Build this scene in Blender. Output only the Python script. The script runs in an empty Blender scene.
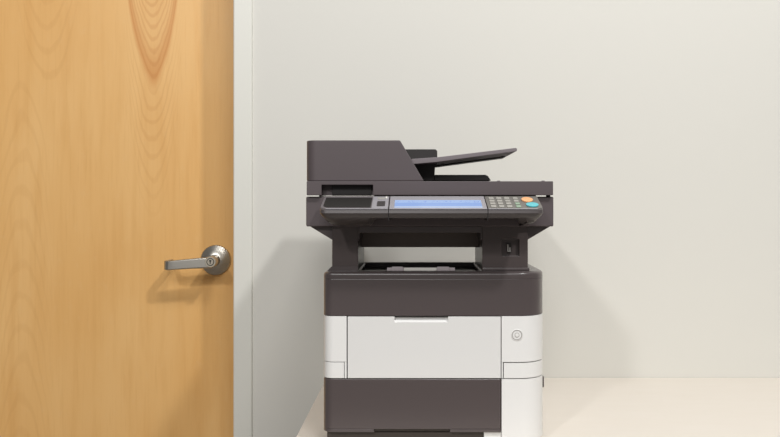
import bpy, bmesh, math
from mathutils import Vector, Matrix

scene = bpy.context.scene
COL = scene.collection
PI = math.pi
F, CX, CY, EYE = 840.0, 415.0, 205.0, 1.18      # focal length and principal point in photo pixels, eye height


def X(px, Y):
    return (px - CX) * Y / F


def Z(py, Y):
    return EYE - (py - CY) * Y / F


def lin(r, g, b):
    def f(c):
        c /= 255.0
        return c / 12.92 if c <= 0.04045 else ((c + 0.055) / 1.055) ** 2.4
    return (f(r), f(g), f(b), 1.0)


# ------------------------------------------------------------------ materials
class NT:
    """small helper around a node tree"""
    def __init__(self, name):
        self.m = bpy.data.materials.new(name)
        self.m.use_nodes = True
        self.t = self.m.node_tree
        self.b = self.t.nodes['Principled BSDF']

    def n(self, typ, **kw):
        nd = self.t.nodes.new(typ)
        for k, v in kw.items():
            setattr(nd, k, v)
        return nd

    def put(self, sock, v):
        if hasattr(v, 'is_output'):
            self.t.links.new(v, sock)
        else:
            sock.default_value = v

    def math(self, op, a, b=None, c=None, clamp=False):
        nd = self.n('ShaderNodeMath', operation=op)
        nd.use_clamp = clamp
        self.put(nd.inputs[0], a)
        if b is not None:
            self.put(nd.inputs[1], b)
        if c is not None:
            self.put(nd.inputs[2], c)
        return nd.outputs[0]

    def noise(self, vec, scale, detail=3.0, rough=0.55):
        nd = self.n('ShaderNodeTexNoise')
        self.put(nd.inputs['Vector'], vec)
        nd.inputs['Scale'].default_value = scale
        nd.inputs['Detail'].default_value = detail
        nd.inputs['Roughness'].default_value = rough
        return nd.outputs['Fac']

    def coords(self, which='Object'):
        return self.n('ShaderNodeTexCoord').outputs[which]

    def scaled(self, vec, s):
        nd = self.n('ShaderNodeMapping')
        self.put(nd.inputs['Vector'], vec)
        nd.inputs['Scale'].default_value = s
        return nd.outputs[0]

    def mix(self, fac, a, b, blend='MIX'):
        nd = self.n('ShaderNodeMix', data_type='RGBA', blend_type=blend)
        self.put(nd.inputs[0], fac)
        self.put(nd.inputs[6], a)
        self.put(nd.inputs[7], b)
        return nd.outputs[2]

    def maprange(self, v, a, b, c=0.0, d=1.0):
        nd = self.n('ShaderNodeMapRange')
        nd.interpolation_type = 'SMOOTHSTEP'
        self.put(nd.inputs[0], v)
        for i, q in enumerate((a, b, c, d)):
            nd.inputs[i + 1].default_value = q
        return nd.outputs[0]

    def bump(self, h, strength, dist=0.001):
        nd = self.n('ShaderNodeBump')
        nd.inputs['Strength'].default_value = strength
        nd.inputs['Distance'].default_value = dist
        self.put(nd.inputs['Height'], h)
        self.put(self.b.inputs['Normal'], nd.outputs[0])


def plastic(name, col, rough=0.45, grain=900.0, amount=0.06, spec=0.5, bump=0.15):
    k = NT(name)
    c = k.coords()
    f = k.noise(c, grain, 2.0)
    dark = tuple(v * (1 - amount) for v in col[:3]) + (1,)
    lite = tuple(min(1, v * (1 + amount)) for v in col[:3]) + (1,)
    k.put(k.b.inputs['Base Color'], k.mix(f, dark, lite))
    k.b.inputs['Roughness'].default_value = rough
    k.b.inputs['Specular IOR Level'].default_value = spec
    if bump:
        k.bump(f, bump, 0.0004)
    return k.m


M = {}
M['dark'] = plastic('charcoal_plastic', lin(80, 71, 71), 0.36)
for nm_ in ('dark',):
    b_ = M[nm_].node_tree.nodes['Principled BSDF']
    b_.inputs['Coat Weight'].default_value = 0.5
    b_.inputs['Coat Roughness'].default_value = 0.22
M['lid'] = plastic('lid_plastic', lin(86, 77, 79), 0.5)
M['black'] = plastic('black_plastic', lin(36, 32, 31), 0.5)
M['pad'] = plastic('black_textured_pad', lin(40, 38, 36), 0.6, 700, 0.4, 0.3, 0.4)
M['white'] = plastic('white_plastic', lin(227, 226, 224), 0.42, 500, 0.01, 0.4, 0.05)
M['white2'] = plastic('white_plastic_column', lin(235, 234, 232), 0.40, 500, 0.01, 0.4, 0.05)
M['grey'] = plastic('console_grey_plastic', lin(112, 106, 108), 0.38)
M['console'] = plastic('console_dark_grey_plastic', lin(76, 70, 70), 0.35)
M['silver'] = plastic('silver_grey_plastic', lin(158, 155, 160), 0.35)
M['keygrey'] = plastic('keypad_grey_plastic', lin(114, 111, 106), 0.4)
M['key'] = plastic('light_grey_key', lin(168, 165, 158), 0.4)
M['keydark'] = plastic('dark_key', lin(62, 58, 58), 0.4)
M['keygreen'] = plastic('green_grey_key', lin(150, 172, 150), 0.4)
M['orange'] = plastic('orange_key', lin(250, 184, 130), 0.35)
M['cyan'] = plastic('cyan_key', lin(96, 196, 206), 0.35)
M['stop'] = plastic('grey_tray_plastic', lin(182, 172, 174), 0.4)
M['foam'] = plastic('white_pad_plastic', lin(225, 222, 215), 0.6)
M['port'] = plastic('port_metal', lin(225, 222, 218), 0.35)
M['post'] = plastic('post_plastic', lin(80, 71, 70), 0.3)
M['drawer_low'] = plastic('dark_brown_plastic', lin(68, 60, 54), 0.5)
M['ring'] = plastic('button_groove', lin(176, 172, 168), 0.5)
M['beam'] = plastic('beam_plastic', lin(120, 104, 94), 0.35)
M['rubber'] = plastic('rubber', lin(30, 29, 28), 0.8)
M['tray'] = plastic('tray_plastic', lin(120, 112, 115), 0.5)

# painted wall
k = NT('painted_wall')
f = k.noise(k.coords(), 220, 4)
k.put(k.b.inputs['Base Color'], k.mix(f, lin(218, 216, 209), lin(220, 218, 211)))
k.b.inputs['Roughness'].default_value = 0.75
k.b.inputs['Specular IOR Level'].default_value = 0.25
k.bump(f, 0.12, 0.001)
M['wall'] = k.m
# painted steel door frame
M['frame'] = plastic('painted_frame', lin(226, 225, 217), 0.45, 300, 0.01, 0.4, 0.05)
# floor
k = NT('grey_carpet_floor')
f = k.noise(k.coords(), 300, 4)
k.put(k.b.inputs['Base Color'], k.mix(f, lin(120, 112, 104), lin(150, 142, 132)))
k.b.inputs['Roughness'].default_value = 0.9
M['floor'] = k.m
# table laminate
k = NT('cream_laminate')
f = k.noise(k.scaled(k.coords(), (1.0, 4.0, 1.0)), 9, 5)
k.put(k.b.inputs['Base Color'], k.mix(f, lin(229, 220, 208), lin(233, 225, 215)))
k.b.inputs['Roughness'].default_value = 0.38
k.b.inputs['Specular IOR Level'].default_value = 0.35
M['table'] = k.m
M['leg'] = plastic('table_leg_metal', lin(150, 148, 145), 0.4)

# brushed metal
def brushed(name, radial):
    k = NT(name)
    k.b.inputs['Metallic'].default_value = 1.0
    c = k.coords()
    sc = (60, 60, 60) if radial else (6, 200, 300)
    f = k.noise(k.scaled(c, sc), 6, 3)
    k.put(k.b.inputs['Base Color'], k.mix(f, lin(168, 164, 156), lin(196, 192, 184)))
    k.b.inputs['Roughness'].default_value = 0.34
    k.b.inputs['Anisotropic'].default_value = 0.75
    t = k.n('ShaderNodeTangent', direction_type='RADIAL', axis='Y' if radial else 'X')
    k.put(k.b.inputs['Tangent'], t.outputs[0])
    return k.m
M['rose'] = brushed('brushed_nickel_rose', True)
M['lever'] = brushed('brushed_nickel_lever', False)
M['brass'] = plastic('lock_metal', lin(214, 206, 190), 0.4)
M['brass'].node_tree.nodes['Principled BSDF'].inputs['Metallic'].default_value = 0.85
M['keyhole'] = plastic('keyhole_dark', lin(30, 26, 22), 0.6)

# screen
k = NT('lit_screen')
c = k.coords('Generated')
sep = k.n('ShaderNodeSeparateXYZ')
k.put(sep.inputs[0], c)
gy = sep.outputs[1]
gx = sep.outputs[0]
bar = k.maprange(gy, 0.60, 0.66)                           # pale bar across the upper part of the screen
base = k.mix(bar, lin(152, 184, 240), lin(176, 204, 250))
nz = k.noise(k.scaled(c, (14, 3, 1)), 3.0, 2)
line = k.math('MULTIPLY', k.maprange(nz, 0.55, 0.62), k.math('MULTIPLY', k.maprange(gy, 0.66, 0.70), k.maprange(gy, 0.86, 0.82)))
base = k.mix(k.math('MULTIPLY', line, 0.6), base, lin(110, 140, 215))
low = k.maprange(gy, 0.22, 0.12)
base = k.mix(low, base, lin(196, 214, 246))
k.put(k.b.inputs['Base Color'], lin(20, 25, 40))
k.put(k.b.inputs['Emission Color'], base)
k.b.inputs["Emission Strength"].default_value = 1.5
k.b.inputs['Roughness'].default_value = 0.25
M['screen'] = k.m

# maple veneer door (door origin at (DX, 0))
DY = 2.42
DX0, DX1 = -1.405, -0.493
DCX = (DX0 + DX1) / 2
k = NT('maple_veneer')
c = k.coords()
sep = k.n('ShaderNodeSeparateXYZ')
k.put(sep.inputs[0], c)
ox, oz = sep.outputs[0], sep.outputs[2]
fine = k.noise(k.scaled(c, (1, 1, 0.035)), 190, 5, 0.6)
mid = k.noise(k.scaled(c, (1, 1, 0.10)), 26, 4, 0.55)
broad = k.noise(k.scaled(c, (1, 1, 0.35)), 4.5, 2, 0.5)
flake = k.noise(k.scaled(c, (1, 1, 0.5)), 60, 2, 0.5)
warp = k.noise(k.scaled(c, (1, 1, 0.35)), 14, 3, 0.5)
base = k.mix(k.maprange(broad, 0.3, 0.7), lin(230, 180, 113), lin(236, 190, 126))
base = k.mix(k.math('MULTIPLY', k.maprange(mid, 0.42, 0.75), 0.5), base, lin(220, 166, 98))
base = k.mix(k.math('MULTIPLY', k.maprange(fine, 0.5, 0.8), 0.35), base, lin(214, 160, 92))
base = k.mix(k.math('MULTIPLY', k.maprange(flake, 0.55, 0.75), 0.18), base, lin(232, 190, 134))


ripple = k.noise(k.scaled(c, (1, 1, 0.6)), 9, 2, 0.5)


def cathedral(x0, zt, kk, sign=1.0):
    """nested parabolas of flat-sawn grain, opening upwards"""
    dx = k.math('SUBTRACT', ox, x0 - DCX)
    sq = k.math('MULTIPLY', k.math('MULTIPLY', dx, dx), -kk)
    f = k.math('ADD', k.math('MULTIPLY', k.math('SUBTRACT', oz, zt), sign), sq)
    f = k.math('ADD', f, k.math('MULTIPLY', k.math('SUBTRACT', warp, 0.5), 0.085))
    return f, k.math('ABSOLUTE', dx)


def rings(f, per, sharp):
    s = k.math('SINE', k.math('ADD', k.math('MULTIPLY', f, 2 * PI / per), k.math('MULTIPLY', ripple, 7.0)))
    return k.maprange(s, sharp, 1.0)

# the orange-brown drip at the top
f1, ad1 = cathedral(X(153, DY), Z(82, DY), 48.0)
inside = k.maprange(f1, -0.022, 0.022)
edge = k.math('MULTIPLY', inside, k.maprange(f1, 0.13, 0.02))
r1 = rings(f1, 0.034, -0.3)
base = k.mix(k.math('MULTIPLY', inside, 0.10), base, lin(205, 142, 74))
base = k.mix(k.math('MULTIPLY', edge, 0.50), base, lin(198, 124, 56))
base = k.mix(k.math('MULTIPLY', k.math('MULTIPLY', inside, r1), 0.22), base, lin(186, 112, 50))
# paler rings below its tip
m1 = k.math('MULTIPLY', k.maprange(ad1, 0.10, 0.03), k.math('MULTIPLY', k.maprange(f1, 0.0, -0.03), k.maprange(f1, -0.50, -0.15)))
base = k.mix(k.math('MULTIPLY', k.math('MULTIPLY', m1, rings(f1, 0.052, 0.2)), 0.22), base, lin(200, 140, 76))
# faint figure further left
f2, ad2 = cathedral(X(48, DY), Z(98, DY), 30.0)
m2 = k.math('MULTIPLY', k.maprange(ad2, 0.12, 0.03), k.maprange(f2, -0.02, 0.03))
base = k.mix(k.math('MULTIPLY', k.math('MULTIPLY', m2, rings(f2, 0.075, 0.3)), 0.14), base, lin(196, 138, 74))
f3, ad3 = cathedral(X(22, DY), Z(60, DY), 46.0, -1.0)
m3 = k.math('MULTIPLY', k.maprange(ad3, 0.11, 0.03), k.maprange(f3, -0.02, 0.03))
base = k.mix(k.math('MULTIPLY', k.math('MULTIPLY', m3, rings(f3, 0.10, 0.3)), 0.12), base, lin(198, 140, 76))
k.put(k.b.inputs['Base Color'], base)
k.b.inputs['Roughness'].default_value = 0.42
k.b.inputs['Specular IOR Level'].default_value = 0.35
M['wood'] = k.m


# ------------------------------------------------------------------ mesh helpers (world coordinates)
def fin(bm, bev=0.0, seg=2, ang=35):
    bmesh.ops.recalc_face_normals(bm, faces=bm.faces)
    if bev > 0:
        es = [e for e in bm.edges if len(e.link_faces) == 2 and e.calc_face_angle(0) > math.radians(ang)]
        bmesh.ops.bevel(bm, geom=es, offset=bev, segments=seg, profile=0.5, affect='EDGES', clamp_overlap=True)
    return bm


def prism(bm, pts3, vec):
    """closed prism from a planar outline and an extrusion vector"""
    v = Vector(vec)
    a = [bm.verts.new(Vector(p)) for p in pts3]
    b = [bm.verts.new(Vector(p) + v) for p in pts3]
    bm.faces.new(a)
    bm.faces.new(b[::-1])
    n = len(a)
    for i in range(n):
        j = (i + 1) % n
        bm.faces.new([a[i], b[i], b[j], a[j]])
    return bm


def xz(pts, y0, y1, bev=0.0, seg=2, bm=None):
    bm = bm or bmesh.new()
    prism(bm, [(x, y0, z) for x, z in pts], (0, y1 - y0, 0))
    return fin(bm, bev, seg)


def xy(pts, z0, z1, bev=0.0, seg=2, bm=None, ang=35):
    bm = bm or bmesh.new()
    prism(bm, [(x, y, z0) for x, y in pts], (0, 0, z1 - z0))
    return fin(bm, bev, seg, ang)


def box(x0, x1, y0, y1, z0, z1, bev=0.0, seg=2, bm=None):
    return xy([(x0, y0), (x1, y0), (x1, y1), (x0, y1)], z0, z1, bev, seg, bm)


def arc(cx, cy, r, a0, a1, n=8):
    return [(cx + r * math.cos(math.radians(a0 + (a1 - a0) * i / n)),
             cy + r * math.sin(math.radians(a0 + (a1 - a0) * i / n))) for i in range(n + 1)]


def lathe(prof, cx, y_dir, cz, n=48):
    """profile of (radius, y) spun about an axis along Y through (cx, cz)"""
    bm = bmesh.new()
    rings_ = []
    for r, y in prof:
        if r < 1e-6:
            rings_.append([bm.verts.new((cx, y, cz))])
        else:
            rings_.append([bm.verts.new((cx + r * math.cos(2 * PI * i / n), y, cz + r * math.sin(2 * PI * i / n))) for i in range(n)])
    for a, b in zip(rings_, rings_[1:]):
        for i in range(n):
            j = (i + 1) % n
            if len(a) == 1:
                bm.faces.new([a[0], b[i], b[j]])
            elif len(b) == 1:
                bm.faces.new([a[i], b[0], a[j]])
            else:
                bm.faces.new([a[i], b[i], b[j], a[j]])
    bmesh.ops.recalc_face_normals(bm, faces=bm.faces)
    return bm


def obj(name, bm, mat, parent=None, root=None, loc=None, label=None):
    """link bm (world coordinates) as one object; children sit in their root's frame"""
    off = Vector(root.location) if root is not None else Vector(loc or (0, 0, 0))
    bmesh.ops.translate(bm, verts=bm.verts, vec=-off)
    me = bpy.data.meshes.new(name)
    bm.to_mesh(me)
    bm.free()
    for p in me.polygons:
        p.use_smooth = True
    me.set_sharp_from_angle(angle=math.radians(32))
    me.materials.append(M[mat])
    o = bpy.data.objects.new(name, me)
    wn = o.modifiers.new('weighted_normals', 'WEIGHTED_NORMAL')
    wn.keep_sharp = True
    wn.weight = 80
    COL.objects.link(o)
    if parent is not None:
        o.parent = parent
    else:
        o.location = off
    if label:
        o['label'] = label
    return o


def tag(o, label, cat, kind=None, group=None):
    o['label'] = label
    o['category'] = cat
    if kind:
        o['kind'] = kind
    if group:
        o['group'] = group
    return o


# ------------------------------------------------------------------ room
WY = 2.27            # wall face
FY = 2.262           # door frame face
FI, FO = X(233, FY), X(252, FY)
LI, LO = -1.408, -1.459
HI, HO = 2.05, 2.10
w = xz([(-2.6, 0), (LO + 0.02, 0), (LO + 0.02, HO - 0.02), (FO - 0.02, HO - 0.02), (FO - 0.02, 0), (2.6, 0), (2.6, 4.0), (-2.6, 4.0)], WY, WY + 0.17)
tag(obj('wall_back', w, 'wall', loc=(0, WY, 0)), 'plain off white painted wall behind the printer', 'wall', 'structure')
tag(obj('floor', box(-2.6, 2.6, -3.4, WY + 0.17, -0.1, 0.0), 'floor'), 'grey floor under the table', 'floor', 'structure')

bm = bmesh.new()
# the frame's face wraps the opening, its return runs back past the door
prism(bm, [(LO, FY, 0), (LO, FY, HO), (FO, FY, HO), (FO, FY, 0), (FI, FY, 0), (FI, FY, HI), (LI, FY, HI), (LI, FY, 0)], (0, 0.215, 0))
fin(bm, 0.005, 3)
tag(obj('trim_1', bm, 'frame', loc=(DCX, FY, 0)), 'light grey painted metal frame around the wooden door', 'door frame', 'structure')

door = tag(obj('door_1', box(DX0, DX1, DY, DY + 0.045, 0.012, 2.045, 0.0015), 'wood', loc=(DCX, DY, 0)),
           'golden maple wood door with brushed metal lever handle', 'door', 'structure')
# lever handle
RX, RZ = X(216, DY), Z(260, DY)
rose = obj('door_handle', lathe([(0, DY - 0.0002), (0.0438, DY - 0.0002), (0.0438, DY - 0.003), (0.042, DY - 0.0065), (0.030, DY - 0.013),
                                 (0.022, DY - 0.0165), (0.0165, DY - 0.018), (0.0158, DY - 0.022), (0.0158, DY - 0.074), (0.0, DY - 0.074)], RX, 1, RZ),
           'rose', door, door)


def sweep(path, w_, t_, n=6):
    """rounded bar: path of (x, y, z, half height), thickness t_ in the XY plane"""
    bm = bmesh.new()
    R = []
    P = [Vector(p[:3]) for p in path]
    for i, p in enumerate(P):
        d = (P[min(i + 1, len(P) - 1)] - P[max(i - 1, 0)])
        d.z = 0
        d.normalize()
        nrm = Vector((d.y, -d.x, 0))
        h, t = path[i][3], path[i][4] / 2
        ring = []
        r = min(t, h) * 0.75
        for cx_, cz_, a0 in ((t - r, h - r, 0), (-t + r, h - r, 90), (-t + r, -h + r, 180), (t - r, -h + r, 270)):
            for q in range(n + 1):
                a = math.radians(a0 + 90 * q / n)
                ring.append(bm.verts.new(p + nrm * (cx_ + r * math.cos(a)) + Vector((0, 0, cz_ + r * math.sin(a)))))
        R.append(ring)
    m = len(R[0])
    for a, b in zip(R, R[1:]):
        for i in range(m):
            j = (i + 1) % m
            bm.faces.new([a[i], b[i], b[j], a[j]])
    bm.faces.new(R[0])
    bm.faces.new(R[-1][::-1])
    bmesh.ops.recalc_face_normals(bm, faces=bm.faces)
    return bm

LY = 2.332
tipx = X(163, LY - 0.003)
zt = Z(265.4, LY)
zh = Z(263.0, LY)
path = [(RX + 0.010, LY - 0.001, zh + 0.001, 0.0150, 0.012), (RX - 0.02, LY - 0.001, zh, 0.0150, 0.012),
        (RX - 0.05, LY - 0.002, zh + 0.3 * (zt - zh), 0.0140, 0.010), (tipx + 0.03, LY - 0.003, zt + 0.0012, 0.0132, 0.009)]
for i in range(7):
    a = math.radians(90 * i / 6)
    path.append((tipx + 0.0165 - 0.012 * math.sin(a), LY - 0.003 + 0.012 * (1 - math.cos(a)), zt, 0.0130, 0.009))
path.append((tipx + 0.0045, DY - 0.020, zt, 0.0128, 0.009))
path.append((tipx + 0.0045, DY - 0.016, zt, 0.0122, 0.0075))
obj('lever', sweep(path, 0, 0), 'lever', rose, door)
KX, KZ = X(210.3, 2.316), Z(262, 2.316)
obj('lock_cylinder', lathe([(0.0150, 2.346), (0.0150, 2.318), (0.0142, 2.3165), (0.0105, 2.3165), (0.0100, 2.3185), (0.0088, 2.3185),
                            (0.0084, 2.315), (0, 2.315)], KX, 1, KZ), 'brass', rose, door)
obj('cylinder_groove', lathe([(0.0106, 2.3168), (0.0106, 2.3160), (0.0086, 2.3160), (0.0086, 2.3168)], KX, 1, KZ), 'keyhole', rose, door)
obj('keyhole', xz([(KX - 0.0012, KZ - 0.005), (KX + 0.0012, KZ - 0.005), (KX + 0.0012, KZ + 0.001), (KX + 0.0030, KZ + 0.002), (KX + 0.0026, KZ + 0.0055),
                   (KX - 0.0026, KZ + 0.0055), (KX - 0.0030, KZ + 0.002), (KX - 0.0012, KZ + 0.001)], 2.3142, 2.3155), 'keyhole', rose, door)

# ------------------------------------------------------------------ table
TZ = EYE - (377.6 - CY) * WY / F
TX0, TX1, TY0, TY1 = X(326.5, WY), 1.62, 1.44, WY - 0.001
table = bpy.data.objects.new('table', None)
COL.objects.link(table)
table.location = ((TX0 + TX1) / 2, (TY0 + TY1) / 2, 0)
tag(table, 'cream topped table against the wall carrying the printer', 'table')
obj('tabletop', box(TX0, TX1, TY0, TY1, TZ - 0.03, TZ, 0.0015), 'table', table, table)
obj('apron', box(TX0 + 0.06, TX1 - 0.06, TY0 + 0.06, TY1 - 0.06, TZ - 0.095, TZ - 0.0305, 0.002), 'leg', table, table)
for lx in (TX0 + 0.04, TX1 - 0.09):
    for ly in (TY0 + 0.04, TY1 - 0.09):
        obj('leg', box(lx, lx + 0.05, ly, ly + 0.05, 0.0, TZ - 0.0305, 0.003), 'leg', table, table)

# ------------------------------------------------------------------ printer
YF, YB = 1.62, 2.085
prn = bpy.data.objects.new('printer', None)
COL.objects.link(prn)
prn.location = (0.035, 1.85, TZ)
tag(prn, 'charcoal and white multifunction printer standing on the cream table', 'printer')


def part(name, bm, mat, parent=None, label=None):
    return obj(name, bm, mat, parent or prn, prn, label=label)

XL, XR = X(324, 1.64), X(542.2, 1.675)
RL, RR = 0.020, 0.055
arcL = lambda i=0.0: arc(XL + RL, YF + RL, RL - i, 180, 270, 8)
arcR = lambda i=0.0: arc(XR - RR, YF + RR, RR - i, 270, 360, 14)


def plan(x0, x1, yb, i=0.0):
    """strip of the rounded front between x0 and x1 (None = the body's rounded side), back at yb"""
    p = []
    if x0 is None:
        p += [(XL + i, yb)] + arcL(i)
    else:
        p += [(x0, yb), (x0, YF + i)]
    if x1 is None:
        p += arcR(i) + [(XR - i, yb)]
    else:
        p += [(x1, YF + i), (x1, yb)]
    return p

zz = lambda py: Z(py, YF)
ZB = TZ + 0.012
ZTOP = zz(271.5)
# feet + core
for fx in (XL + 0.05, XR - 0.07):
    for fy in (1.70, 2.02):
        part('foot', lathe([(0, 0), (0.014, 0), (0.014, 0.0125), (0, 0.0125)], 0, 1, 0), 'rubber')
        o = COL.objects[-1]
        o.data.transform(Matrix.Translation(prn.location))
        o.data.transform(Matrix.Rotation(PI / 2, 4, 'X'))
        o.data.transform(Matrix.Translation((fx - prn.location.x, fy - prn.location.y, 0)))
part('body_core', xy(plan(None, None, YB, 0.0205), ZB, zz(316.5)), 'black')
# left, right and rear skins of the white body: side panels behind the front strips
YS = 1.70
part('side_panel', box(XL, XL + 0.006, YS + 0.001, YB, ZB, zz(316.4), 0.001), 'white')
part('side_panel', box(XR - 0.006, XR, YS + 0.001, YB, ZB, zz(316.4), 0.001), 'white')
part('rear_panel', box(XL, XR, YB + 0.0003, YB + 0.006, ZB, zz(316.4), 0.001), 'white')

# charcoal top housing with the recessed output tray
bm = bmesh.new()
RX0, RX1 = X(357.3, 1.63), X(483.2, 1.63)              # tray recess
YR = 1.89                                          # rear rim of the tray
zt_, zb_ = ZTOP, zz(316)
part('output_tray_housing', xy(plan(None, None, YB), zb_, zz(279.0), 0.0015), 'dark')
h = COL.objects[-1]
bm = bmesh.new()
bm.from_mesh(h.data)
bmesh.ops.translate(bm, verts=bm.verts, vec=prn.location)


def lofted(levels, x0, x1, yb):
    """rounded strip of the housing's front built from (inset, z) levels: the chamfered top edge"""
    R = [[bm.verts.new((p[0], p[1], z)) for p in plan(x0, x1, yb, i_)] for i_, z in levels]
    n = len(R[0])
    for va, vb in zip(R, R[1:]):
        for i in range(n):
            j = (i + 1) % n
            bm.faces.new([va[i], va[j], vb[j], vb[i]])
    bm.faces.new(R[0][::-1])
    bm.faces.new(R[-1])

zc = zz(275.2)
LV = [(0, zz(279.0))] + [(0.009 * (1 - math.cos(math.radians(a))), zc + (ZTOP - zc) * math.sin(math.radians(a))) for a in (0, 18, 36, 54, 72, 90)]
lofted(LV, None, RX0, YR)
lofted(LV, RX1, None, YR)
lofted(LV, RX0, RX1, 1.645)
# rear rim, back deck
box(RX0, RX1, YR - 0.012, YR, zz(279.2), ZTOP, 0.0, bm=bm)
box(XL, XR, YR, YB, zz(279.2), ZTOP - 0.018, 0.0, bm=bm)
bmesh.ops.recalc_face_normals(bm, faces=bm.faces)
bmesh.ops.translate(bm, verts=bm.verts, vec=-Vector(prn.location))
bm.to_mesh(h.data)
bm.free()
for p in h.data.polygons:
    p.use_smooth = True
h.data.set_sharp_from_angle(angle=math.radians(25))
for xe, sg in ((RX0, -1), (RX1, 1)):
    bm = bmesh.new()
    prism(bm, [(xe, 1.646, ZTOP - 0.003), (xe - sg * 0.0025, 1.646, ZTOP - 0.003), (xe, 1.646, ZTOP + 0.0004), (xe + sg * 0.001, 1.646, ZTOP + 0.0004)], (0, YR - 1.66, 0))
    part('tray_edge_highlight', fin(bm), 'grey', h)  # lighter grey strip: highlight on the recess edge put in as colour
part('tray_floor', box(RX0 + 0.0005, RX1 - 0.0005, 1.6455, YR - 0.0125, zz(279.0), zz(277.5)), 'black')
# paper stop standing in the tray
s = part('paper_stop', box(X(387, 1.66), X(455, 1.66), 1.655, 1.668, zz(278), Z(267.6, 1.66), 0.001), 'stop')
part('stop_tab', box(X(392, 1.66), X(403, 1.66), 1.652, 1.6545, zz(278), Z(266.4, 1.66), 0.0008), 'stop', s)
part('stop_tab', box(X(437, 1.66), X(449, 1.66), 1.652, 1.6545, zz(278), Z(266.4, 1.66), 0.0008), 'stop', s)
part('stop_bar', box(X(404, 1.66), X(436.5, 1.66), 1.650, 1.6545, zz(278), Z(267.4, 1.66), 0.0008), 'foam', s)

# white front: left strip, tray door, right column
sx0, sx1 = X(346.6, YF), X(347.6, YF)
rx0, rx1 = X(500.8, YF), X(501.6, YF)
part('left_strip', xy(plan(None, sx0, YS), zz(361.9), zz(316.3), 0.0008), 'white2')
part('left_strip', xy(plan(X(344.6, YF), sx0, YS), zz(378.2), zz(362.2)), 'white2')
part('left_flap', xy(plan(None, X(344.0, YF), YS), zz(378.2), zz(362.5), 0.0006), 'white2')
# fold-down tray door with finger notch
n0, n1 = X(394.5, YF), X(448, YF)
bm = xz([(sx1, zz(378.2)), (rx0, zz(378.2)), (rx0, zz(316.6)), (n1, zz(316.6)), (n1, zz(322.2)), (n0, zz(322.2)), (n0, zz(316.6)), (sx1, zz(316.6))], YF, YF + 0.010, 0.0007)
box(sx1 + 0.001, rx0 - 0.001, YF + 0.0095, YF + 0.02, zz(378), zz(317.6), 0, bm=bm)
bmesh.ops.recalc_face_normals(bm, faces=bm.faces)
part('tray_door', bm, 'white')
# notch's sloping floor
bm = bmesh.new()
prism(bm, [(n0, YF + 0.0006, zz(322.6)), (n0, YF + 0.0098, zz(322.6)), (n0, YF + 0.0098, zz(318.4))], (n1 - n0, 0, 0))
fin(bm)
part('finger_notch', bm, 'white2', COL.objects[-1])

right = part('right_column', xy(plan(rx1, None, YS), zz(362.2), zz(316.3), 0.0008), 'white2')
part('right_column', xy(plan(rx1, X(502.9, YF), YS), zz(378.3), zz(362.4)), 'white2')
part('right_flap', xy(plan(X(503.8, YF), None, YS), zz(378.3), zz(363.2), 0.0006), 'white2')
part('lower_column', xy(plan(rx1, None, YS), ZB, zz(379.3), 0.0008), 'white2')
BX, BZ = X(517, YF), zz(335)
part('power_button', lathe([(0.0112, YF + 0.0002), (0.0112, YF - 0.0006), (0.0104, YF - 0.0012), (0.0098, YF - 0.0006), (0.0094, YF + 0.0001),
                            (0.0086, YF + 0.0001), (0.0080, YF - 0.0008), (0.0040, YF - 0.0006), (0.0034, YF - 0.0014), (0, YF - 0.0015)], BX, 1, BZ, 36), 'white2')
part('button_groove', lathe([(0.0098, YF + 0.0002), (0.0098, YF - 0.0010), (0.0088, YF - 0.0010), (0.0088, YF + 0.0002)], BX, 1, BZ, 36), 'ring', COL.objects[-1])

part('button_groove', lathe([(0.0046, YF + 0.0001), (0.0046, YF - 0.0013), (0.0036, YF - 0.0013), (0.0036, YF + 0.0001)], BX, 1, BZ, 28), 'ring', COL.objects['power_button'])

# charcoal paper drawer
d0, d1 = X(374, YF), X(450, YF)
bm = xy(plan(None, rx0, YS), zz(429.3), zz(379.0), 0.0015)
xy(plan(None, d0, YS), zz(432.2), zz(429.2), 0.0008, bm=bm)
xy(plan(d1, rx0, YS), zz(432.2), zz(429.2), 0.0008, bm=bm)
drawer = part('paper_drawer', bm, 'dark')
part('drawer_pull', box(d0 + 0.0005, d1 - 0.0005, YF + 0.012, YF + 0.03, zz(434), zz(429.4)), 'drawer_low', drawer)
# base plinth below the drawer
part('base_plinth', box(X(327, 1.63), X(483.5, 1.63), 1.632, YS + 0.05, ZB, zz(432.6), 0.001), 'drawer_low')
part('base_corner', box(X(484, 1.625), rx1 - 0.0005, 1.625, YS, ZB, zz(432.6), 0.001), 'white2')
# side latch
part('side_latch', box(XR + 0.0002, X(543.2, 1.72), 1.71, 1.728, Z(387.5, 1.71), Z(376.5, 1.71), 0.001), 'dark')

# ---- uprights
PY0, PY1 = 1.64, 1.835
zu = Z(224, 1.63)
part('support_post', box(X(332, PY0), X(358.2, PY0), PY0, PY1, ZTOP, zu, 0.002), 'post')
# flared foot of the left upright
part('post_foot', xz([(X(327.5, PY0), ZTOP), (X(358, PY0), ZTOP), (X(358, PY0), ZTOP + 0.008), (X(331.5, PY0), ZTOP + 0.008)], PY0 - 0.004, PY0 + 0.03), 'dark', COL.objects[-1])
p0, p1 = X(482.2, PY0), X(528, PY0)
u0, u1 = X(502, PY0), X(519.2, PY0)
uz0, uz1 = Z(256, PY0), Z(239, PY0)
bm = bmesh.new()
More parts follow.
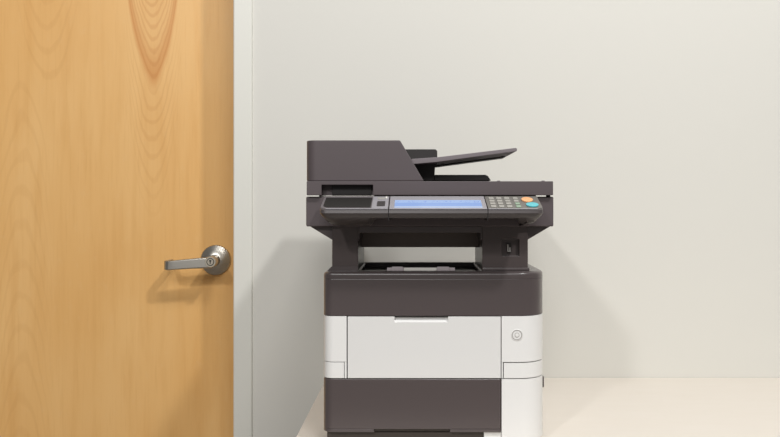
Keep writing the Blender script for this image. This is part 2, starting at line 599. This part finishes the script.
# front wall with a square opening
oz = [(p0, ZTOP), (p1, ZTOP), (p1, zu), (p0, zu)]
iz = [(u0, uz0), (u1, uz0), (u1, uz1), (u0, uz1)]
fo = [bm.verts.new((x, PY0, z)) for x, z in oz]
fi = [bm.verts.new((x, PY0, z)) for x, z in iz]
bi = [bm.verts.new((x, PY0 + 0.009, z)) for x, z in iz]
bo = [bm.verts.new((x, PY1, z)) for x, z in oz]
for i in range(4):
    j = (i + 1) % 4
    bm.faces.new([fo[i], fo[j], fi[j], fi[i]])
    bm.faces.new([fi[i], fi[j], bi[j], bi[i]])
    bm.faces.new([fo[i], bo[i], bo[j], fo[j]])
bm.faces.new(bi)
bm.faces.new(bo)
fin(bm, 0.0015)
post = part('support_post', bm, 'post')
part('post_foot', box(p0 + 0.0005, X(529.5, PY0), PY0 - 0.003, PY0 + 0.03, ZTOP, ZTOP + 0.006, 0.0015), 'dark', post)
ux, uzc = X(509.3, PY0), Z(248, PY0)
bm = box(ux - 0.004, ux + 0.004, PY0 + 0.003, PY0 + 0.0089, uzc - 0.009, uzc + 0.009, 0.0008)
part('usb_port', bm, 'black', post)
bm = box(ux - 0.0032, ux - 0.0018, PY0 + 0.002, PY0 + 0.0029, uzc - 0.007, uzc + 0.007)
box(ux + 0.0008, ux + 0.0022, PY0 + 0.002, PY0 + 0.0029, uzc - 0.006, uzc + 0.001, bm=bm)
box(ux - 0.0018, ux + 0.0032, PY0 + 0.002, PY0 + 0.0029, uzc - 0.007, uzc - 0.0058, bm=bm)
part('port_contacts', bm, 'port', post)

# ---- scanner
SX0, SX1, SY = X(306, 1.63), X(553.6, 1.63), 1.63
sz0, sz1 = Z(226.5, SY), Z(196.6, SY)
part('scanner_body', box(SX0, SX1, SY, YB, sz0, sz1, 0.0025), 'lid')
# tapering underside, cut away between the uprights
part('scanner_underside', xz([(X(309, SY), sz0 - 0.0002), (X(551.5, SY), sz0 - 0.0002), (X(528, SY), Z(240.5, SY)), (X(481, SY), Z(240.5, SY)), (X(481, SY), Z(233, SY)),
                              (X(359, SY), Z(233, SY)), (X(359, SY), Z(240.5, SY)), (X(332, SY), Z(240.5, SY))], 1.6445, YB - 0.01, 0.001), 'dark')
part('cross_beam', box(X(352, 1.75), X(486, 1.75), 1.75, 1.80, Z(247.2, 1.75), Z(233.2, SY) - 0.0002, 0.001), 'beam')
part('bumper', box(X(546.5, 1.645), X(550, 1.645), 1.640, 1.652, sz1 + 0.0001, sz1 + 0.0026), 'rubber')
part('document_pad', box(X(319, 1.64), X(536, 1.64), 1.64, YB - 0.03, sz1 + 0.0002, sz1 + 0.0028), 'foam')

# ---- lid with feeder
LYF = 1.62
lz0, lz1 = Z(195.2, LYF), Z(181.2, LYF)
lx0, lx1 = X(306.6, LYF), X(553.2, LYF)
h0, h1, hz = X(321.5, LYF), X(373, LYF), Z(184.8, LYF)
bm = xz([(lx0, lz0), (h0, lz0), (h0, hz), (h1, hz), (h1, lz0), (lx1, lz0), (lx1, lz1), (lx0, lz1)], LYF, LYF + 0.022, 0.0012)
b2 = bmesh.new()
prism(b2, [(lx0, LYF + 0.0215, lz0), (lx0, YB, Z(193.8, YB)), (lx0, YB, lz1), (lx0, LYF + 0.0215, lz1)], (lx1 - lx0, 0, 0))
fin(b2)
me_t = bpy.data.meshes.new('t')
b2.to_mesh(me_t)
b2.free()
bm.from_mesh(me_t)
bpy.data.meshes.remove(me_t)
lid = part('scanner_lid', bm, 'lid')
part('lid_grip', box(X(331, LYF), h1 - 0.004, LYF + 0.017, LYF + 0.0214, lz0 + 0.0005, hz + 0.0005, 0.001), 'black', lid)
for bx in (498.5, 543):
    part('lid_stud', box(X(bx - 1.5, 1.66), X(bx + 1.5, 1.66), 1.655, 1.665, lz1, lz1 + 0.0022, 0.0008), 'lid', lid)

# feeder cover with a rounded left corner
fz0, fz1 = lz1 + 0.0003, Z(140.2, 1.625)
bm = bmesh.new()
fx0, fx1, fx2 = X(306.6, 1.64), X(400, 1.625), X(424, 1.625)
r = 0.020
pl = [(fx0, YB - 0.01)] + arc(fx0 + r, 1.625 + r, r, 180, 270, 8)
lo = [bm.verts.new((x, y, fz0)) for x, y in pl + [(fx2, 1.625), (fx2, YB - 0.01)]]
hi = [bm.verts.new((x, y, fz1)) for x, y in pl + [(fx1, 1.625), (fx1, YB - 0.01)]]
n = len(lo)
for i in range(n):
    j = (i + 1) % n
    bm.faces.new([lo[i], lo[j], hi[j], hi[i]])
bm.faces.new(lo[::-1])
bm.faces.new(hi)
fin(bm, 0.0022, 2, 35)
feeder = part('feeder_cover', bm, 'lid')

ty = 1.75
tp = lambda pts, y: [(X(a, y), Z(b, y)) for a, b in pts]
part('tray_support', xz(tp([(396, 149.2), (435.5, 149.2), (437.3, 150.8), (437.3, 163), (435, 168), (434.3, 180.5), (396, 180.5)], ty), ty, 2.0, 0.0012), 'black')
part('exit_tray', xz(tp([(434.5, 174.8), (485.5, 174.8), (488, 176), (491, 180.6), (434.5, 180.6)], ty), ty, 2.0, 0.0012), 'black')
dy = 1.685
tray = part('document_tray', xz(tp([(411.5, 158.9), (437, 157.2), (515.8, 147.8), (517.2, 148.6), (516.8, 151.2), (437, 162.0), (411.5, 164.2)], dy), dy, 1.885, 0.0010), 'tray')
part('tray_rib', xz(tp([(436, 163.5), (500, 157.0), (505, 155.6), (505, 157.4), (470, 162.0), (436, 166.6)], 1.83), 1.83, 1.884, 0.0006), 'black', tray)

# ---- operation panel: tilted top face between (Y .. ) back and front edges
CYB, CZB = 1.612, Z(196.4, 1.612)
CYF, CZF = 1.525, Z(209.6, 1.525)
cx0, cx1 = X(320, 1.535), X(543, 1.535)
sl = Vector((0, CYF - CYB, CZF - CZB))
nv = Vector((0, sl.z, -sl.y)).normalized()
if nv.z < 0:
    nv = -nv


def fp(x, s, h):
    return Vector((x, CYB, CZB)) + sl * s + nv * h


def tilt(x0, x1, s0, s1, h0, h1, bev=0.0, bm=None, r=0.0, ell=False):
    bm = bm or bmesh.new()
    if ell:
        pts = [((x0 + x1) / 2 + (x1 - x0) / 2 * math.cos(2 * PI * i / 20), (s0 + s1) / 2 + (s1 - s0) / 2 * math.sin(2 * PI * i / 20)) for i in range(20)]
    else:
        pts = [(x0, s0), (x0, s1), (x1, s1), (x1, s0)]
    prism(bm, [fp(x, s_, h0) for x, s_ in pts], nv * (h1 - h0))
    return fin(bm, bev)


def console(xa, xb, endl=False, endr=False, bulge=0.0):
    """section of the panel body: profile in YZ, underside drawn in at free ends"""
    prof = [(CYB, CZB), (CYF + 0.003, CZF + 0.0009), (CYF, CZF - 0.001), (CYF - 0.001, CZF - 0.0065), (CYF + 0.002, CZF - 0.0105),
            (CYF + 0.006, CZF - 0.0150), (CYF + 0.022, CZF - 0.0235), (1.60, CZF - 0.031), (CYB, CZF - 0.031)]
    drawin = [0, 0, 0, 0, 0.002, 0.006, 0.014, 0.022, 0.022]
    rnd = 0.012
    bm = bmesh.new()
    xs = []
    cols = []
    steps = [0.0]
    if endl:
        for a in (0, 22, 45, 67, 90):
            q = math.radians(a)
            cols.append((xa + rnd * (1 - math.cos(q)) , rnd * (1 - math.sin(q)), 1, 1 - a / 90))
    else:
        cols.append((xa, 0, 0, 0))
    if bulge and endr:
        cols.append((xb - bulge - 0.012, 0, 0, 0))
        cols.append((xb - bulge, 0, 0, 1))
    if bulge and endl:
        cols.append((xa + bulge, 0, 0, 1))
        cols.append((xa + bulge + 0.012, 0, 0, 0))
    if endr:
        for a in (90, 67, 45, 22, 0):
            q = math.radians(a)
            cols.append((xb - rnd * (1 - math.cos(q)), rnd * (1 - math.sin(q)), -1, 1 - a / 90))
    else:
        cols.append((xb, 0, 0, 0))
    R = []
    for x, back, side, wgt in cols:
        ring = []
        for i, (y, z) in enumerate(prof):
            yy = y
            if i in (1, 2, 3, 4, 5):
                yy = min(CYB - 0.01, y + back)
            zz_ = z
            if i >= 6 and not (side or wgt):          # shallow underside between the two end bulges
                zz_ = CZF - (0.0165, 0.0175, 0.0175)[i - 6]
            if i == 1 and back:
                zz_ = z + back * (CZB - CZF) / (CYB - CYF)
            if i == 2 and back:
                zz_ = z + back * (CZB - CZF) / (CYB - CYF)
            ring.append(bm.verts.new((x + side * drawin[i], yy, zz_)))
        R.append(ring)
    m = len(prof)
    for a, b in zip(R, R[1:]):
        for i in range(m):
            j = (i + 1) % m
            bm.faces.new([a[i], b[i], b[j], a[j]])
    bm.faces.new(R[0])
    bm.faces.new(R[-1][::-1])
    bmesh.ops.recalc_face_normals(bm, faces=bm.faces)
    return bm

e = 0.0007
m0, m1 = X(388.6, CYF), X(488, CYF)
cp = part('control_panel', console(m0 + e, m1 - e), 'console')
left = part('panel_side', console(cx0, m0 - e, endl=True, bulge=0.088), 'console')
keys = part('keypad', console(m1 + e, cx1, endr=True, bulge=0.030), 'console')
part('panel_seam', box(m0 - e, m0 + e, CYF + 0.004, CYB, CZF - 0.02, CZF - 0.004), 'black', cp)
part('panel_seam', box(m1 - e, m1 + e, CYF + 0.004, CYB, CZF - 0.02, CZF - 0.004), 'black', cp)
# display section
part('screen_bezel', tilt(m0 + 0.001, m1 - 0.001, 0.02, 0.965, 0.0001, 0.0008, 0.0003), 'silver', cp)
part('screen', tilt(X(395, 1.58), X(480.6, 1.58), 0.34, 0.90, 0.0009, 0.0013), 'screen', cp, label='lit pale blue display')
# left section: black textured pad and a silver key field
bm = bmesh.new()
px0, px1 = cx0 + 0.0045, X(371, 1.55)
pts = [(px0, 0.13), (px0, 0.72)] + [(px0 + 0.012 * (1 - math.cos(math.radians(a))), 0.72 + 0.15 * math.sin(math.radians(a))) for a in (20, 45, 70, 90)] + [(px1, 0.87), (px1, 0.13)]
prism(bm, [fp(x, s_, 0.0001) for x, s_ in pts], nv * 0.0009)
part('palm_pad', fin(bm, 0.0003), 'pad', left)
bm = bmesh.new()
pts = [(cx0 + 0.0005, 0.02), (cx0 + 0.0005, 0.80)] + [(cx0 + 0.0005 + 0.012 * (1 - math.cos(math.radians(a))), 0.80 + 0.16 * math.sin(math.radians(a))) for a in (20, 45, 70, 90)] + [(m0 - 0.001, 0.96), (m0 - 0.001, 0.02)]
prism(bm, [fp(x, s_, 0.00002) for x, s_ in pts], nv * 0.0004)
part('panel_trim', fin(bm), 'grey', left)
part('key_field', tilt(X(372.5, 1.57), m0 - 0.0015, 0.05, 0.93, 0.0005, 0.0011, 0.0003), 'silver', left)
for (a, b, s0, s1, mt) in ((377.3, 385.3, 0.44, 0.80, 'keydark'), (377.3, 384.8, 0.16, 0.28, 'key'), (385.0, 387.0, 0.08, 0.22, 'foam')):
    part('menu_key', tilt(X(a, 1.57), X(b, 1.57), s0, s1, 0.0012, 0.0020, 0.0003), mt, left)
for a_, b_, par in ((cx0 + 0.011, m0 - 0.001, left), (m0 + 0.001, m1 - 0.001, cp), (m1 + 0.001, cx1 - 0.011, keys)):
    part('panel_edge_highlight', tilt(a_, b_, 0.955, 0.998, 0.0003, 0.0012, 0.0003), 'silver', par)  # silver strip paints the highlight line along the console's front edge
# keypad section
bm = bmesh.new()
pts = [(m1 + 0.001, 0.02), (m1 + 0.001, 0.96), (cx1 - 0.0125, 0.96)] + [(cx1 - 0.0005 - 0.012 * (1 - math.cos(math.radians(a))), 0.80 + 0.16 * math.sin(math.radians(a))) for a in (70, 45, 20)] + [(cx1 - 0.0005, 0.80), (cx1 - 0.0005, 0.02)]
prism(bm, [fp(x, s_, 0.00002) for x, s_ in pts], nv * 0.0006)
part('keypad_plate', fin(bm), 'keygrey', keys)
for cxp in (492.3, 500.0, 508.0):
    for r_ in range(4):
        s0 = 0.13 + r_ * 0.205
        part('number_key', tilt(X(cxp, 1.57) - 0.0048, X(cxp, 1.57) + 0.0048, s0, s0 + 0.135, 0.0007, 0.0021, 0.0004), 'key', keys)
for r_ in range(4):
    s0 = 0.13 + r_ * 0.205
    part('function_key', tilt(X(514.4, 1.57), X(519.0, 1.57), s0, s0 + 0.13, 0.0007, 0.0019, 0.0004), 'keygreen' if r_ > 1 else 'key', keys)
part('stop_button', tilt(X(521.5, 1.58), X(533.0, 1.58), 0.16, 0.50, 0.0007, 0.0030, 0.0006, ell=True), 'orange', keys, label='orange oval button')
part('start_button', tilt(X(526.0, 1.55), X(538.5, 1.55), 0.56, 0.86, 0.0007, 0.0030, 0.0006, ell=True), 'cyan', keys, label='cyan oval button')

# ------------------------------------------------------------------ light
def area(name, loc, aim, size, power, col):
    d = bpy.data.lights.new(name, 'AREA')
    d.shape = 'SQUARE'
    d.size = size
    d.energy = power
    d.color = col
    o = bpy.data.objects.new(name, d)
    COL.objects.link(o)
    o.location = loc
    o.rotation_euler = (Vector(aim) - Vector(loc)).to_track_quat('-Z', 'Y').to_euler()
    return o

WARM = (1.0, 0.995, 0.985)
area('ceiling_and_fill_light', (1.42, -0.10, 3.7), (-0.2, 2.2, 0.6), 0.20, 92, WARM)
area('ceiling_and_fill_light', (-1.7, -2.3, 3.7), (-0.5, 2.2, 0.9), 0.30, 90, WARM)
area('ceiling_and_fill_light', (0.45, 0.0, 3.7), (0.0, 2.2, 0.5), 0.6, 50, WARM)
area('ceiling_and_fill_light', (-0.3, -2.9, 3.7), (-0.3, 2.2, 0.7), 1.1, 108, WARM)  # added frontal fill behind the camera, not a known fixture

wd = bpy.data.worlds.new('room_light')
scene.world = wd
wd.use_nodes = True
bg = wd.node_tree.nodes['Background']
bg.inputs[0].default_value = (1.0, 0.985, 0.955, 1)
bg.inputs[1].default_value = 0.36

# ------------------------------------------------------------------ camera and view
cam = bpy.data.cameras.new('camera')
co = bpy.data.objects.new('camera', cam)
COL.objects.link(co)
co.location = (0, 0, EYE)
co.rotation_euler = (PI / 2, 0, 0)
cam.sensor_width = 36
cam.lens = 36 * F / 780
cam.shift_x = (390 - CX) / 780
cam.shift_y = -(218.5 - CY) / 780
scene.camera = co
vs = scene.view_settings
vs.view_transform = 'Standard'
vs.look = 'None'
vs.exposure = -0.83
vs.gamma = 1.0
vs.use_curve_mapping = False
